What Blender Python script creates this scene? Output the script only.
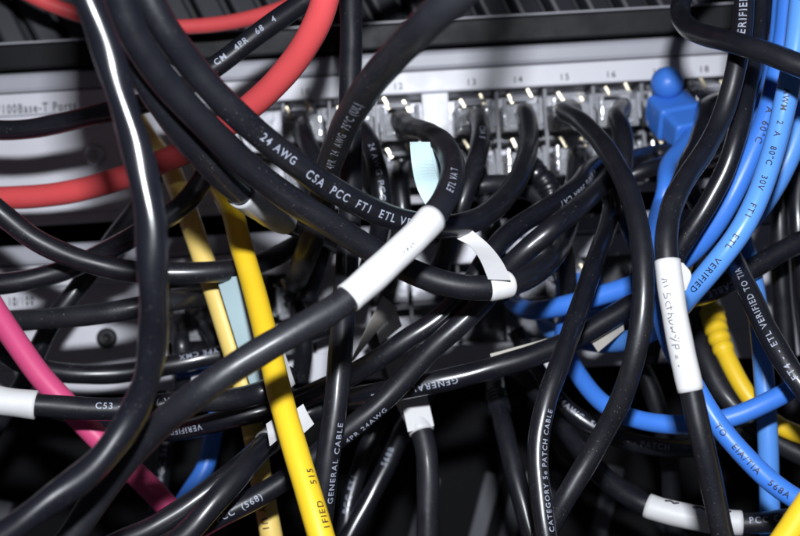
import bpy, bmesh, math, random
import numpy as np
from mathutils import Vector, Matrix
random.seed(7); np.random.seed(7)
scene = bpy.context.scene
for o in list(bpy.data.objects): bpy.data.objects.remove(o)

# ------------------------------------------------------------------ camera
F_PX, CXP, CYP = 1200.0, 400.0, 268.0          # focal length in photo pixels (800 px wide), image centre
ROLL = math.radians(3.2)
CAM = np.array([0.0, -0.350, 0.60])            # the switch faces lie in the plane y = 0
RT = np.array([math.cos(ROLL), 0, -math.sin(ROLL)])
UP = np.array([math.sin(ROLL), 0, math.cos(ROLL)])
FW = np.array([0.0, 1.0, 0.0])
cam = bpy.data.cameras.new('camera'); camo = bpy.data.objects.new('camera', cam)
scene.collection.objects.link(camo); scene.camera = camo
camo.matrix_world = Matrix(((RT[0], UP[0], -FW[0], CAM[0]), (RT[1], UP[1], -FW[1], CAM[1]),
                            (RT[2], UP[2], -FW[2], CAM[2]), (0, 0, 0, 1)))
cam.sensor_width = 36; cam.sensor_fit = 'HORIZONTAL'; cam.lens = 36 * F_PX / 800
cam.clip_start = 0.01; cam.clip_end = 20
cam.dof.use_dof = True; cam.dof.focus_distance = 0.258; cam.dof.aperture_fstop = 18

# ------------------------------------------------------------------ light: a dim room and the camera's pop-up flash
w = bpy.data.worlds.new('World'); scene.world = w; w.use_nodes = True
bg = w.node_tree.nodes['Background']; bg.inputs[0].default_value = (0.75, 0.80, 1.0, 1); bg.inputs[1].default_value = 0.035
fl = bpy.data.lights.new('camera_flash', 'AREA'); fl.shape = 'RECTANGLE'; fl.size = 0.016; fl.size_y = 0.011
fl.energy = 1.55; fl.color = (0.90, 0.94, 1.0)
flo = bpy.data.objects.new('camera_flash', fl); scene.collection.objects.link(flo)
fpos = Vector(CAM + UP * 0.060 + RT * 0.004 - FW * 0.012)
flo.location = fpos
ftgt = Vector(CAM + FW * 0.27 - UP * 0.01)
flo.rotation_euler = (ftgt - fpos).to_track_quat('-Z', 'Y').to_euler()
vs = scene.view_settings; vs.view_transform = 'Standard'; vs.look = 'None'; vs.gamma = 1; vs.exposure = 0.0
vs.use_curve_mapping = False

# ------------------------------------------------------------------ helpers
def at(x, y, d):                                # photo pixel and distance (mm) -> point of the place
    d = d * 0.001
    return CAM + d * (FW + (x - CXP) / F_PX * RT - (y - CYP) / F_PX * UP)
def proj(p):
    v = np.asarray(p) - CAM; d = v @ FW
    return (CXP + F_PX * (v @ RT) / d, CYP - F_PX * (v @ UP) / d, d * 1000)

MATS = {}
def mat(name, col, rough=0.5, metal=0.0, bump=0.0, bscale=900, var=0.0, vscale=60, trans=0.0, ior=1.45, spec=0.5, rvar=0.0, coat=0.0, dust=0.0):
    m = bpy.data.materials.new(name); m.use_nodes = True; nt = m.node_tree; b = nt.nodes['Principled BSDF']
    b.inputs['Base Color'].default_value = (*col, 1); b.inputs['Roughness'].default_value = rough
    b.inputs['Metallic'].default_value = metal; b.inputs['IOR'].default_value = ior
    b.inputs['Specular IOR Level'].default_value = spec; b.inputs['Transmission Weight'].default_value = trans
    b.inputs['Coat Weight'].default_value = coat; b.inputs['Coat Roughness'].default_value = 0.20
    tc = nt.nodes.new('ShaderNodeTexCoord')
    def noise(s, det=4):
        n = nt.nodes.new('ShaderNodeTexNoise'); n.inputs['Scale'].default_value = s; n.inputs['Detail'].default_value = det
        nt.links.new(tc.outputs['Object'], n.inputs['Vector']); return n
    if var > 0:
        n = noise(vscale); mx = nt.nodes.new('ShaderNodeMix'); mx.data_type = 'RGBA'
        mx.inputs['A'].default_value = (*[c * (1 - var) for c in col], 1); mx.inputs['B'].default_value = (*[min(1, c * (1 + var)) for c in col], 1)
        nt.links.new(n.outputs['Fac'], mx.inputs['Factor']); nt.links.new(mx.outputs['Result'], b.inputs['Base Color'])
    if dust > 0:
        src = b.inputs['Base Color'].links[0].from_socket if b.inputs['Base Color'].links else None
        n = noise(2600, 2); n2 = noise(90, 3); mm = nt.nodes.new('ShaderNodeMath'); mm.operation = 'MULTIPLY'
        r1 = nt.nodes.new('ShaderNodeMapRange'); r1.inputs['From Min'].default_value = .66; r1.inputs['From Max'].default_value = .78
        r2 = nt.nodes.new('ShaderNodeMapRange'); r2.inputs['From Min'].default_value = .42; r2.inputs['From Max'].default_value = .68; r2.inputs['To Max'].default_value = dust
        nt.links.new(n.outputs['Fac'], r1.inputs['Value']); nt.links.new(n2.outputs['Fac'], r2.inputs['Value'])
        nt.links.new(r1.outputs['Result'], mm.inputs[0]); nt.links.new(r2.outputs['Result'], mm.inputs[1])
        md = nt.nodes.new('ShaderNodeMix'); md.data_type = 'RGBA'; md.inputs['B'].default_value = (.30, .29, .27, 1)
        if src: nt.links.new(src, md.inputs['A'])
        else: md.inputs['A'].default_value = (*col, 1)
        nt.links.new(mm.outputs['Value'], md.inputs['Factor']); nt.links.new(md.outputs['Result'], b.inputs['Base Color'])
    if rvar > 0:
        n = noise(140, 6); mr = nt.nodes.new('ShaderNodeMapRange'); mr.inputs['From Min'].default_value = .3; mr.inputs['From Max'].default_value = .7
        mr.inputs['To Min'].default_value = max(.03, rough - rvar); mr.inputs['To Max'].default_value = rough + rvar
        nt.links.new(n.outputs['Fac'], mr.inputs['Value']); nt.links.new(mr.outputs['Result'], b.inputs['Roughness'])
    if bump > 0:
        n = noise(bscale, 3); bp = nt.nodes.new('ShaderNodeBump'); bp.inputs['Strength'].default_value = bump; bp.inputs['Distance'].default_value = 0.0002
        nt.links.new(n.outputs['Fac'], bp.inputs['Height']); nt.links.new(bp.outputs['Normal'], b.inputs['Normal'])
    MATS[name] = m; return m
mat('black', (0.0070, 0.0073, 0.0110), 0.44, coat=.45, bump=.10, bscale=700, var=.25, vscale=300, dust=.55, rvar=.11)
mat('black_gloss', (0.0060, 0.0063, 0.0100), 0.38, coat=.8, bump=.10, bscale=500, var=.25, vscale=300, dust=.55, rvar=.10)
mat('black_shiny', (0.0060, 0.0063, 0.0100), 0.32, bump=.10, bscale=400, var=.25, vscale=300, dust=.3, rvar=.05, coat=1.0)
mat('black_matte', (0.0105, 0.0108, 0.0150), 0.50, coat=.12, bump=.16, bscale=900, var=.3, vscale=300, dust=.8, rvar=.12)
mat('red', (0.60, 0.070, 0.075), 0.46, bump=.14, bscale=420, var=.16, vscale=45, dust=.35, rvar=.06)
mat('pink', (0.58, 0.065, 0.185), 0.45, bump=.14, bscale=420, var=.16, vscale=45, dust=.35, rvar=.06)
mat('yellow', (0.80, 0.52, 0.020), 0.45, bump=.14, bscale=420, var=.16, vscale=45, dust=.35, rvar=.06)
mat('pale_yellow', (0.80, 0.58, 0.16), 0.45, bump=.14, bscale=420, var=.16, vscale=45, dust=.35, rvar=.06)
mat('blue', (0.045, 0.180, 0.640), 0.40, bump=.14, bscale=420, var=.16, vscale=45, dust=.35, rvar=.06)
mat('pale_blue', (0.090, 0.270, 0.720), 0.36, bump=.14, bscale=420, var=.16, vscale=45, dust=.35, rvar=.06)
mat('label_white', (0.60, 0.595, 0.60), 0.50, bump=.45, bscale=260, var=.10, vscale=70, dust=.5)
mat('label_dull', (0.46, 0.43, 0.38), 0.5, bump=.3, bscale=350, var=.25, vscale=150)
mat('label_cyan', (0.50, 0.66, 0.69), 0.55, bump=.15, bscale=350, var=.04)
mat('ink_white', (0.29, 0.31, 0.38), 0.5, var=.45, vscale=900)
mat('ink_black', (0.012, 0.012, 0.02), 0.5)
mat('panel', (0.60, 0.595, 0.64), 0.38, bump=.10, bscale=1500, var=.08, vscale=30, dust=.3, rvar=.08)
mat('panel_grey', (0.36, 0.36, 0.40), 0.42, bump=.10, bscale=1500, var=.05)
mat('panel_ink', (0.05, 0.05, 0.06), 0.5)
mat('bezel', (0.0045, 0.0045, 0.006), 0.55, bump=.12, bscale=1200, var=.2, rvar=.08, spec=.3)
mat('bezel_edge', (0.35, 0.35, 0.38), 0.3)
mat('slat', (0.020, 0.020, 0.026), 0.5, var=.25, vscale=120)
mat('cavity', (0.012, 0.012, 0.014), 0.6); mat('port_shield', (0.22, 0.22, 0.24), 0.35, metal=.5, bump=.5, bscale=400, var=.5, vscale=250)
mat('label_tape', (0.40, 0.40, 0.41), 0.3, bump=.4, bscale=300, var=.3, vscale=200)
mat('divider', (0.18, 0.18, 0.20), 0.4, var=.3)
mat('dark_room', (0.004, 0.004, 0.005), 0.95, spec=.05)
mat('clear_plastic', (0.86, 0.87, 0.92), 0.08, trans=.72, ior=1.5, bump=.9, bscale=330)
mat('gold', (0.90, 0.78, 0.55), 0.38, metal=1)
mat('steel', (0.55, 0.55, 0.58), 0.3, metal=1)
mat('wire_white', (0.65, 0.65, 0.66), 0.5); mat('wire_orange', (0.6, 0.22, 0.06), 0.5)
mat('wire_green', (0.10, 0.30, 0.12), 0.5); mat('wire_blue', (0.08, 0.18, 0.5), 0.5); mat('wire_brown', (0.17, 0.08, 0.04), 0.5)
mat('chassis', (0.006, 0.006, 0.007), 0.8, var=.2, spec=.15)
mat('slat_light', (0.10, 0.10, 0.115), 0.5, var=.2)

COL = scene.collection
def mk(name, verts, faces, m, parent=None, smooth=False, mats=None, fmat=None):
    org = np.array(parent['_org']) if parent is not None and '_org' in parent else np.zeros(3)
    v = np.asarray(verts, float) - org
    me = bpy.data.meshes.new(name); me.from_pydata([tuple(x) for x in v], [], [tuple(int(i) for i in f) for f in faces]); me.update()
    for q in (mats or [m]): me.materials.append(MATS[q])
    if fmat is not None: me.polygons.foreach_set('material_index', fmat)
    if smooth: me.polygons.foreach_set('use_smooth', [True] * len(me.polygons))
    o = bpy.data.objects.new(name, me); COL.objects.link(o)
    if parent is not None: o.parent = parent; o['_org'] = [float(x) for x in org]
    return o
def root(name, org, label, cat, group=None, kind=None):
    e = bpy.data.objects.new(name, None); COL.objects.link(e); e.empty_display_size = .005
    e.location = [float(x) for x in org]; e['_org'] = [float(x) for x in org]
    tag(e, label, cat, group, kind); return e
def tag(o, label=None, cat=None, group=None, kind=None):
    if label: o['label'] = label
    if cat: o['category'] = cat
    if group: o['group'] = group
    if kind: o['kind'] = kind
    return o
def box(c, s, bevel=0.0, R=None):
    """verts, faces of a bevelled box: centre c, full sizes s (metres)"""
    bm = bmesh.new(); bmesh.ops.create_cube(bm, size=1)
    for v in bm.verts: v.co = Vector((v.co.x * s[0], v.co.y * s[1], v.co.z * s[2]))
    if bevel > 0: bmesh.ops.bevel(bm, geom=list(bm.edges), offset=bevel, segments=2, affect='EDGES', profile=.5)
    if R is not None: bmesh.ops.transform(bm, matrix=R.to_4x4(), verts=bm.verts)
    bm.verts.index_update()
    vv = [np.array(v.co) + np.asarray(c) for v in bm.verts]; ff = [[v.index for v in f.verts] for f in bm.faces]; bm.free()
    return vv, ff
def join(parts):
    V, F = [], []
    for v, f in parts:
        n = len(V); V += list(v); F += [[i + n for i in q] for q in f]
    return V, F
def tube(P, rad, sides=18, cap=True, lump=None, Cdir=None):
    P = np.asarray(P); n = len(P); rad = np.broadcast_to(rad, (n,))
    T = np.gradient(P, axis=0); T /= np.linalg.norm(T, axis=1)[:, None] + 1e-12
    N = np.zeros_like(P); a = np.array([0, -1.0, 0.05]); a -= T[0] * (a @ T[0]); 
    if np.linalg.norm(a) < 1e-3: a = np.array([1.0, 0, 0]) - T[0] * T[0][0]
    N[0] = a / np.linalg.norm(a)
    for i in range(1, n):
        v = N[i - 1] - T[i] * (N[i - 1] @ T[i]); N[i] = v / (np.linalg.norm(v) + 1e-12)
    B = np.cross(T, N); th = np.arange(sides) / sides * 2 * math.pi
    s = np.r_[0, np.cumsum(np.linalg.norm(np.diff(P, axis=0), axis=1))]
    R = rad[:, None] * np.ones(sides)[None]
    if lump is not None: R = R * (1 + lump(s[:, None], th[None]))
    V = P[:, None] + R[..., None] * (np.cos(th)[None, :, None] * N[:, None] + np.sin(th)[None, :, None] * B[:, None])
    V = V.reshape(-1, 3); f = []
    for i in range(n - 1):
        for k in range(sides):
            k2 = (k + 1) % sides; f.append((i * sides + k, i * sides + k2, (i + 1) * sides + k2, (i + 1) * sides + k))
    if cap: f.append(tuple(range(sides))[::-1]); f.append(tuple((n - 1) * sides + k for k in range(sides)))
    return V, f

_txt = {}
def text_mesh(s):
    if s in _txt: return _txt[s]
    cu = bpy.data.curves.new('t', 'FONT'); cu.body = s; cu.size = 1.0; cu.resolution_u = 3; cu.space_character = 1.24; cu.offset = 0.012
    o = bpy.data.objects.new('t', cu); COL.objects.link(o)
    dg = bpy.context.evaluated_depsgraph_get(); me = bpy.data.meshes.new_from_object(o.evaluated_get(dg))
    bm = bmesh.new(); bm.from_mesh(me); bmesh.ops.remove_doubles(bm, verts=bm.verts, dist=1e-4)
    for y in (0.0, .15, .3, .45, .6):
        bmesh.ops.bisect_plane(bm, geom=list(bm.verts) + list(bm.edges) + list(bm.faces), plane_co=(0, y, 0), plane_no=(0, 1, 0))
    bm.verts.index_update()
    r = (np.array([v.co[:2] for v in bm.verts]), [[v.index for v in f.verts] for f in bm.faces]); bm.free()
    bpy.data.objects.remove(o); bpy.data.curves.remove(cu); bpy.data.meshes.remove(me)
    _txt[s] = r; return r
def flat_text(name, s, origin, size, parent, m, y=-0.0004, sx=1.0):
    V, F = text_mesh(s)
    vv = [(origin[0] + v[0] * size * sx, origin[1] + y, origin[2] + v[1] * size) for v in V]
    return mk(name, vv, F, m, parent)

# ------------------------------------------------------------------ the setting: dark rack interior
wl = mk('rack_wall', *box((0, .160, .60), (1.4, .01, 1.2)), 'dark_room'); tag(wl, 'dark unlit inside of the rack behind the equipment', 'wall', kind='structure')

# ------------------------------------------------------------------ switches
P0 = at(517, 80, 350)                           # the printed "14" of the upper switch
PITCH = 46.4 / F_PX * .350
Z_LABEL = P0[2]
Z_TOP = Z_LABEL + .0100                         # top edge of the upper switch
PORTX = {}
for k in range(13, 19): PORTX[k] = P0[0] + (k - 14) * PITCH
for k in range(9, 13): PORTX[k] = PORTX[13] - .0213 + (k - 12) * PITCH
Z_ROW = [Z_LABEL - .0115, Z_LABEL - .0250]      # plug centres of the two port rows
Z_BOT = Z_TOP - .0445
def switch(zt, label, left_text, text_xy, groups, hole):
    e = root('network_switch', (0, 0, zt - .0445), label, 'network switch', 'stacked network switches')
    zb = zt - .0445; x0, x1 = -.24, .26; h0, h1 = hole
    def part(name, xa, xb, za, zb_, m, y=0, depth=.004, bev=.0004):
        return mk(name, *box(((xa + xb) / 2, y + depth / 2, (za + zb_) / 2), (xb - xa, depth, za - zb_), bev), m, e)
    # rounded top rim, sloping back
    prof = [(-.0002, 0), (-.0012, .0006), (-.0016, .0016), (-.0016, .0046), (-.0010, .0056), (.003, .0056), (.003, 0)]
    V, F = [], []
    for x in (x0, x1): V += [(x, y, zt - z) for y, z in prof]
    n = len(prof)
    F = [[i, (i + 1) % n, (i + 1) % n + n, i + n] for i in range(n)] + [list(range(n))[::-1], list(range(n, 2 * n))]
    mk('top_rim', V, F, 'panel_grey', e)
    mk('label_strip', *box((.01, .0006, zt - .0092), (.5, .004, .0064), .0005), 'panel', e)
    zs = zt - .0124                              # below the strip: the pierced field
    part('lower_strip', x0, x1, h0 + 0, zb, 'panel', 0, .004)
    xs = x0
    for (xa, xb) in groups:
        part('front_panel', xs, xa, zs - .00005, h0 + .00005, 'panel', .0002, .004, .0002); xs = xb
    part('front_panel', xs, x1, zs - .00005, h0 + .00005, 'panel', .0002, .004, .0002)
    for (xa, xb) in groups:
        mk('port_cavity', *join([box(((xa + xb) / 2, .018, (zs + h0) / 2), (xb - xa + .002, .001, zs - h0 + .002)),
                                 box(((xa + xb) / 2, .011, zs + .0006), (xb - xa + .002, .0135, .001)),
                                 box(((xa + xb) / 2, .011, h0 - .0006), (xb - xa + .002, .0135, .001))]), 'port_shield', e)
        nports = max(1, round((xb - xa) / PITCH)); st = (xb - xa) / nports
        for i in range(1, nports):
            mk('port_divider', *box((xa + st * i, .0085, (zs + h0) / 2), (.0011, .014, zs - h0 - .0006), .0002), 'divider', e)
        mk('port_divider', *box(((xa + xb) / 2, .0095, (zs + h0) / 2), (xb - xa - .0004, .014, .0012), .0002), 'divider', e)
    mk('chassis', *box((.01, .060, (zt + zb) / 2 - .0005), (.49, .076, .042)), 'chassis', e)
    flat_text('printed_lettering', left_text[0], text_xy, left_text[1], e, 'panel_ink', y=-.0018, sx=left_text[2])
    return e
XA, XB = PORTX[9] - PITCH / 2, PORTX[12] + PITCH / 2
XC, XD = PORTX[13] - PITCH / 2, PORTX[18] + PITCH / 2 + .004
tx = at(-11, 115.5, 350)
sw = switch(Z_TOP, 'silver white network switch at the top with ports numbered up to 18', ('10/100Base-T Ports', .0037, .70), (tx[0], 0, tx[2]),
            [(XA, XB), (XC, XD)], (Z_LABEL - .0318, 0))
for k in PORTX:
    if k in (9, 11): continue
    V, F = text_mesh(str(k)); wd = V[:, 0].max()
    flat_text('port_number', str(k), (PORTX[k] - wd * .0013, -.0014, Z_LABEL - .001), .0026, sw, 'panel_ink', y=-.0003)
# face screw at the left
def screw(px, py, parent):
    p = at(px, py, 350); p[1] = 0
    th = np.arange(20) / 20 * 2 * math.pi
    prof = [(.0030, .0), (.0030, -.0006), (.0024, -.0012), (.0010, -.0014), (.0009, -.0008), (0.0001, -.0007)]
    V = [(p[0] + r * math.cos(t), y, p[2] + r * math.sin(t)) for r, y in prof for t in th]
    F = [[i * 20 + k, i * 20 + (k + 1) % 20, (i + 1) * 20 + (k + 1) % 20, (i + 1) * 20 + k] for i in range(5) for k in range(20)]
    return mk('screw', V, F, 'steel', parent, True)
screw(95, 155, sw)
ZT2 = at(20, 246, 350)[2] 
tx2 = at(10, 305, 350)
p180 = at(165, 330, 350); p260 = at(300, 300, 350); p600 = at(520, 290, 350); p720 = at(700, 290, 350)
sw2 = switch(ZT2, 'lower silver white network switch half hidden behind the black cables', ('10/100', .0032, .7), (tx2[0], 0, tx2[2]),
             [(p180[0], p260[0] + .02), (p600[0] - .06, p720[0])], (ZT2 - .036, 0))
screw(107, 338, sw2).data.materials[0] = MATS['cavity']  # stands for a dark hole: screw shape with the hole's darkness as colour

# black unit above with a ribbed front
bz_b = Z_TOP + .0008; bz_t = bz_b + .0072
bz = root('rack_unit', (0, 0, bz_b), 'black rack unit with a row of slanted vent fins above the top switch', 'rack equipment')
mk('bezel', *box((.01, .004, (bz_b + bz_t) / 2), (.5, .014, bz_t - bz_b), .0006), 'bezel', bz)
mk('edge_strip', *box((-.06, -.0026, bz_t + .0003), (.36, .0012, .0005), .0001), 'bezel_edge', bz)
mk('backing', *box((.01, .022, bz_t + .022), (.5, .004, .043)), 'cavity', bz)
slat_me = None
for i in range(46):
    x = -.235 + i * .0104
    if slat_me is None:
        o = mk('vent_fin', *box(bz['_org'], (.0072, .006, .044), .0012, Matrix.Rotation(math.radians(-24), 3, 'Y') @ Matrix.Rotation(math.radians(16), 3, 'Z')), 'slat', bz); slat_me = o.data
    else:
        o = bpy.data.objects.new('vent_fin', slat_me); COL.objects.link(o); o.parent = bz
    o.location = (x, .014, .0072 + .0215)
# darker unit deep below
zl = ZT2 - .0445
un = root('rack_unit', (0, .05, zl - .09), 'dark recessed unit with grey upright bars below the lower switch', 'rack equipment')
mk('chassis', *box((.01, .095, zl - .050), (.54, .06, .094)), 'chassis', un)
bar_me = None
for i in [3, 4, 5, 19, 21, 22, 23, 25]:
    if bar_me is None:
        o = mk('vent_bar', *box(un['_org'], (.0058, .004, .050), .0008, Matrix.Rotation(math.radians(18), 3, 'Y')), 'slat_light', un); bar_me = o.data
    else:
        o = bpy.data.objects.new('vent_bar', bar_me); COL.objects.link(o); o.parent = un
    o.location = (-.2 + i * .0105, .0125, .026)

# ------------------------------------------------------------------ cables
CABLES = []
def cable(mt, diam, label, pts, text=(), sleeve=(), plug=None, boot=None, wob=1.0, hl=(), ribs=None, group=None):
    CABLES.append(dict(mt=mt, diam=diam, label=label, pts=pts, text=text, sleeve=sleeve, plug=plug, boot=boot, wob=wob, hl=hl, ribs=ribs, group=group))
def port(k, row):                               # rear face of a plug pushed into port k
    if isinstance(k, str):
        x, y = k.split(','); q = at(float(x), float(y), 337); return np.array([q[0], -.0130, q[2]])
    return np.array([PORTX[k], -.0130, Z_ROW[row]])
K, KG, KM = 'black', 'black_gloss', 'black_matte'
BIG = 'EIA/TIA'
# -- near cables on the left
cable('black_shiny', 5.0, 'nearest blurred black cable with bright white highlight hanging down the left side',
      [(98, -270, 196), (82, -180, 193), (76, -95, 191), (84, -20, 190), (99, 30, 190), (117, 80, 192), (130, 125, 195), (142, 170, 200), (149, 215, 208), (153, 262, 215), (154, 310, 220), (150, 360, 220), (139, 402, 215), (120, 437, 210), (94, 466, 206), (55, 497, 203), (8, 532, 201), (-60, 580, 198)], wob=3.6, hl=[((84, -20), (153, 270))])
cable(K, 5.3, 'black cable with a clear taped label running beside its twin at upper left',
      [(128, -270, 208), (108, -180, 207), (100, -95, 207), (106, -20, 208), (121, 30, 211), (140, 68, 214), (163, 106, 218), (191, 143, 225), (217, 172, 232), (243, 195, 240), (273, 215, 254), (302, 228, 272), (330, 238, 296), (350, 252, 312)],
      sleeve=[((238, 194), (284, 221), 'label_tape', .35)])
cable(K, 5.3, 'long black cable sweeping from top left to the folded white paper tag near centre',
      [(150, -270, 198), (124, -180, 197), (112, -95, 197), (116, -20, 200), (132, 30, 204), (155, 68, 210), (186, 105, 215), (219, 139, 221), (250, 168, 227), (287, 197, 233), (325, 221, 239), (362, 244, 245), (400, 266, 250), (440, 282, 251), (475, 288, 250), (500, 286, 251), (528, 277, 258), (549, 261, 272), (562, 240, 292), (570, 215, 312), 'P', ], plug=(15, 1))
cable(K, 5.2, 'black cable printed CSA PCC FT1 ETL curving under the white sleeve into port 14',
      [(110, -180, 204), (120, -90, 203), (143, -15, 205), (163, 25, 208), (189, 62, 213), (220, 98, 218), (255, 131, 224), (291, 160, 231), (330, 188, 239), (370, 209, 247), (408, 222, 253), (445, 227, 259), (480, 218, 269), (508, 194, 284), (524, 164, 300), (529, 140, 316), 'P'], plug=(14, 0),
      text=[('CSA  PCC  FT1  ETL VERIFIED', 303, 165, 1, .0, 2.4), ('24 AWG', 259, 131, 1, .1, 2.2)])
cable(KM, 5.6, 'black cable printed 4PR 24 AWG slanting down from top centre over the upright one',
      [(520, -270, 184), (517, -170, 183), (505, -85, 183), (470, -18, 188), (430, 20, 195), (395, 55, 208), (366, 90, 222), (345, 126, 238), (331, 160, 254), (322, 195, 268), (315, 228, 276), (306, 255, 278), (298, 276, 287), (296, 284, 302), (300, 282, 322), (310, 270, 336)],
      text=[('24  4PR  24  AWG  75°C (UL)', 327, 168, -1, -.1, 2.35)])
cable(K, 5.4, 'straight upright black cable printed GENERAL CABLE running top to bottom left of centre',
      [(352, -80, 290), (351, -10, 288), (351, 50, 286), (350, 110, 284), (351, 160, 282), (350, 210, 279), (347, 260, 275), (343, 320, 268), (338, 380, 264), (332, 430, 262), (325, 480, 262), (318, 540, 263), (308, 610, 264)],
      text=[('GENERAL CABLE', 326, 500, -1, -.66, 1.95)])
cable(KG, 5.0, 'black cable printed 4PR crossing the top left and the Base-T lettering',
      [(390, -50, 274), (320, -8, 276), (286, 14, 278), (252, 39, 280), (226, 59, 281), (200, 77, 283), (168, 95, 287), (130, 107, 290), (95, 115, 292), (62, 123, 294), (30, 129, 296), (-5, 130, 297), (-70, 122, 298)],
      text=[('L   CM   4PR   68   4', 206, 72, -1, .3, 2.0)], hl=[((240, 48), (203, 75))])
cable('red', 6.0, 'thick red cable crossing the panel beside the Base-T lettering and rising to top',
      [(335, -80, 246), (328, -15, 250), (320, 16, 254), (302, 50, 260), (276, 83, 267), (246, 110, 275), (215, 133, 283), (186, 151, 290), (152, 166, 296), (118, 179, 301), (80, 190, 305), (40, 196, 308), (0, 198, 310), (-70, 197, 312)], wob=.5)
cable('red', 4.2, 'thin red cable lying along the black bezel at the very top',
      [(-40, -50, 330), (30, -5, 332), (68, 11, 333), (105, 21, 334), (140, 26, 334), (180, 27, 333), (225, 23, 331), (265, 14, 328), (300, 0, 322), (350, -40, 315)], wob=.5)
# -- yellow
cable('pale_yellow', 5.5, 'pale yellow cable, left of the yellow pair, hanging behind the black strands',
      [(120, 95, 336), (148, 138, 326), (168, 166, 318), (182, 198, 310), (196, 238, 304), (214, 290, 300), (230, 340, 298), (245, 390, 296), (255, 440, 295), (263, 490, 294), (272, 540, 293), (284, 610, 292)],
      text=[('Y U1', 268, 505, 1, -.35, 2.3)], wob=.4)
cable('yellow', 5.4, 'bright yellow cable, right of the yellow pair, reaching the bottom edge',
      [(180, 130, 318), (206, 168, 304), (228, 200, 294), (241, 245, 284), (254, 290, 277), (267, 340, 267), (280, 395, 256), (294, 445, 248), (309, 495, 242), (324, 545, 238), (344, 610, 234)],
      text=[('1FIED    515', 320, 533, -1, -.62, 2.0)], wob=.4)
# -- the labelled grey strand
cable(KM, 5.2, 'near black cable with long white sleeve at centre, running to the lower left corner',
      [(30, 620, 222), (46, 575, 222), (74, 532, 223), (106, 486, 225), (150, 434, 224), (200, 392, 216), (262, 350, 213), (305, 326, 215), (345, 301, 219), (390, 261, 224), (432, 218, 230), (449, 190, 240), (453, 165, 252), (444, 145, 268), (428, 133, 288), (412, 128, 310), 'P'], plug=(12, 0),
      text=[('ETL VA T', 443, 202, 1, .0, 2.1)], sleeve=[((346, 301), (431, 220), 'label_white', .30)], hl=[((200, 392), (300, 328))])
# -- left bundle
cable(K, 5.2, 'black cable sagging from the left edge below the red one, passing over pale yellow',
      [(-60, 150, 278), (-12, 202, 280), (12, 222, 281), (37, 241, 282), (75, 258, 283), (112, 268, 284), (150, 273, 285), (187, 273, 286), (222, 271, 288), (246, 267, 292), (272, 258, 301), (300, 243, 315)])
cable(KG, 5.2, 'shiny black cable rising from the left edge across pale yellow to the taped cable',
      [(-80, 288, 294), (0, 284, 292), (37, 278, 292), (65, 270, 293), (101, 254, 292), (131, 238, 290), (163, 220, 288), (186, 202, 287), (203, 178, 289), (214, 150, 300), (222, 120, 318)], hl=[((5, 284), (60, 272))])
cable(K, 5.0, 'dark black strand slanting steeply behind the sagging cable at left',
      [(165, 165, 334), (143, 200, 326), (122, 228, 319), (97, 262, 315), (76, 290, 312), (56, 316, 310), (40, 345, 312), (22, 385, 316), (-20, 450, 320)])
cable(KM, 5.2, 'matte black cable lying level above the pink one at left',
      [(-80, 322, 296), (8, 321, 294), (56, 318, 290), (112, 312, 288), (140, 307, 288), (169, 301, 292), (196, 298, 302), (225, 294, 318), (250, 290, 330)])
cable(KG, 5.2, 'glossy black cable with soft highlight across the lower switch behind pink and yellow',
      [(-60, 318, 316), (-8, 344, 314), (22, 363, 312), (49, 371, 311), (80, 374, 310), (112, 374, 309), (161, 367, 308), (190, 361, 309), (225, 354, 311), (262, 346, 316), (300, 336, 324), (330, 326, 334)],
      text=[('TYPE CMX', 222, 350, -1, -.55, 2.0)], hl=[((60, 373), (135, 372)), ((170, 365), (225, 354))])
cable(K, 5.2, 'black cable ending at left in a white sleeve, crossing over pink',
      [(-90, 380, 262), (-40, 393, 263), (0, 401, 264), (36, 405, 265), (75, 408, 266), (124, 409, 267), (169, 404, 268), (200, 401, 270), (238, 398, 280), (266, 390, 300), (288, 376, 322)],
      text=[('C53 -  1637 ( W', 98, 402, 1, .3, 2.0)], sleeve=[((-44, 392), (35, 405), 'label_white', .55)])
cable(KG, 4.9, 'black cable from port 15 down through centre to the lettering VERIFIED at left',
      ['P', (592, 168, 312), (578, 186, 300), (548, 207, 290), (512, 231, 281), (490, 254, 275), (468, 288, 272), (440, 318, 272), (410, 337, 273), (380, 358, 276), (350, 376, 279), (322, 389, 281), (294, 401, 281), (268, 410, 279), (225, 420, 281), (180, 430, 288), (140, 432, 298), (101, 424, 308), (60, 410, 318), (20, 400, 325)], plug=(16, 1),
      text=[('VERIFIED', 208, 424, 1, .1, 2.0), ('24 AWG 568A CAT', 588, 172, 1, .55, 2.2)], hl=[((456, 303), (400, 344))])
cable(K, 5.0, 'black cable printed (568) crossing behind the upright one toward the bottom left',
      ['P', (628, 160, 318), (612, 174, 300), (602, 185, 292), (582, 204, 284), (550, 230, 275), (520, 256, 270), (500, 276, 268), (484, 300, 267), (462, 322, 268), (425, 356, 270), (387, 397, 272), (357, 423, 274), (322, 450, 275), (287, 478, 273), (250, 501, 271), (214, 520, 269), (165, 545, 267), (100, 580, 265)], plug=(17, 1),
      text=[('PCC  (568)', 218, 520, -1, -.1, 2.0), ('4PR 24AWG', 345, 436, -1, -.8, 1.8)], hl=[((470, 315), (440, 342)), ((400, 384), (358, 422))])
cable(K, 5.4, 'black cable with a white paper wrap behind bright yellow, reaching the bottom left of centre',
      [(110, 600, 254), (160, 556, 255), (187, 533, 256), (212, 505, 257), (240, 474, 259), (262, 448, 262), (285, 428, 268), (308, 413, 284), (324, 408, 300)],
      sleeve=[((266, 444), (273, 437), 'label_white', .3)], hl=[((195, 525), (255, 456))])
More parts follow.
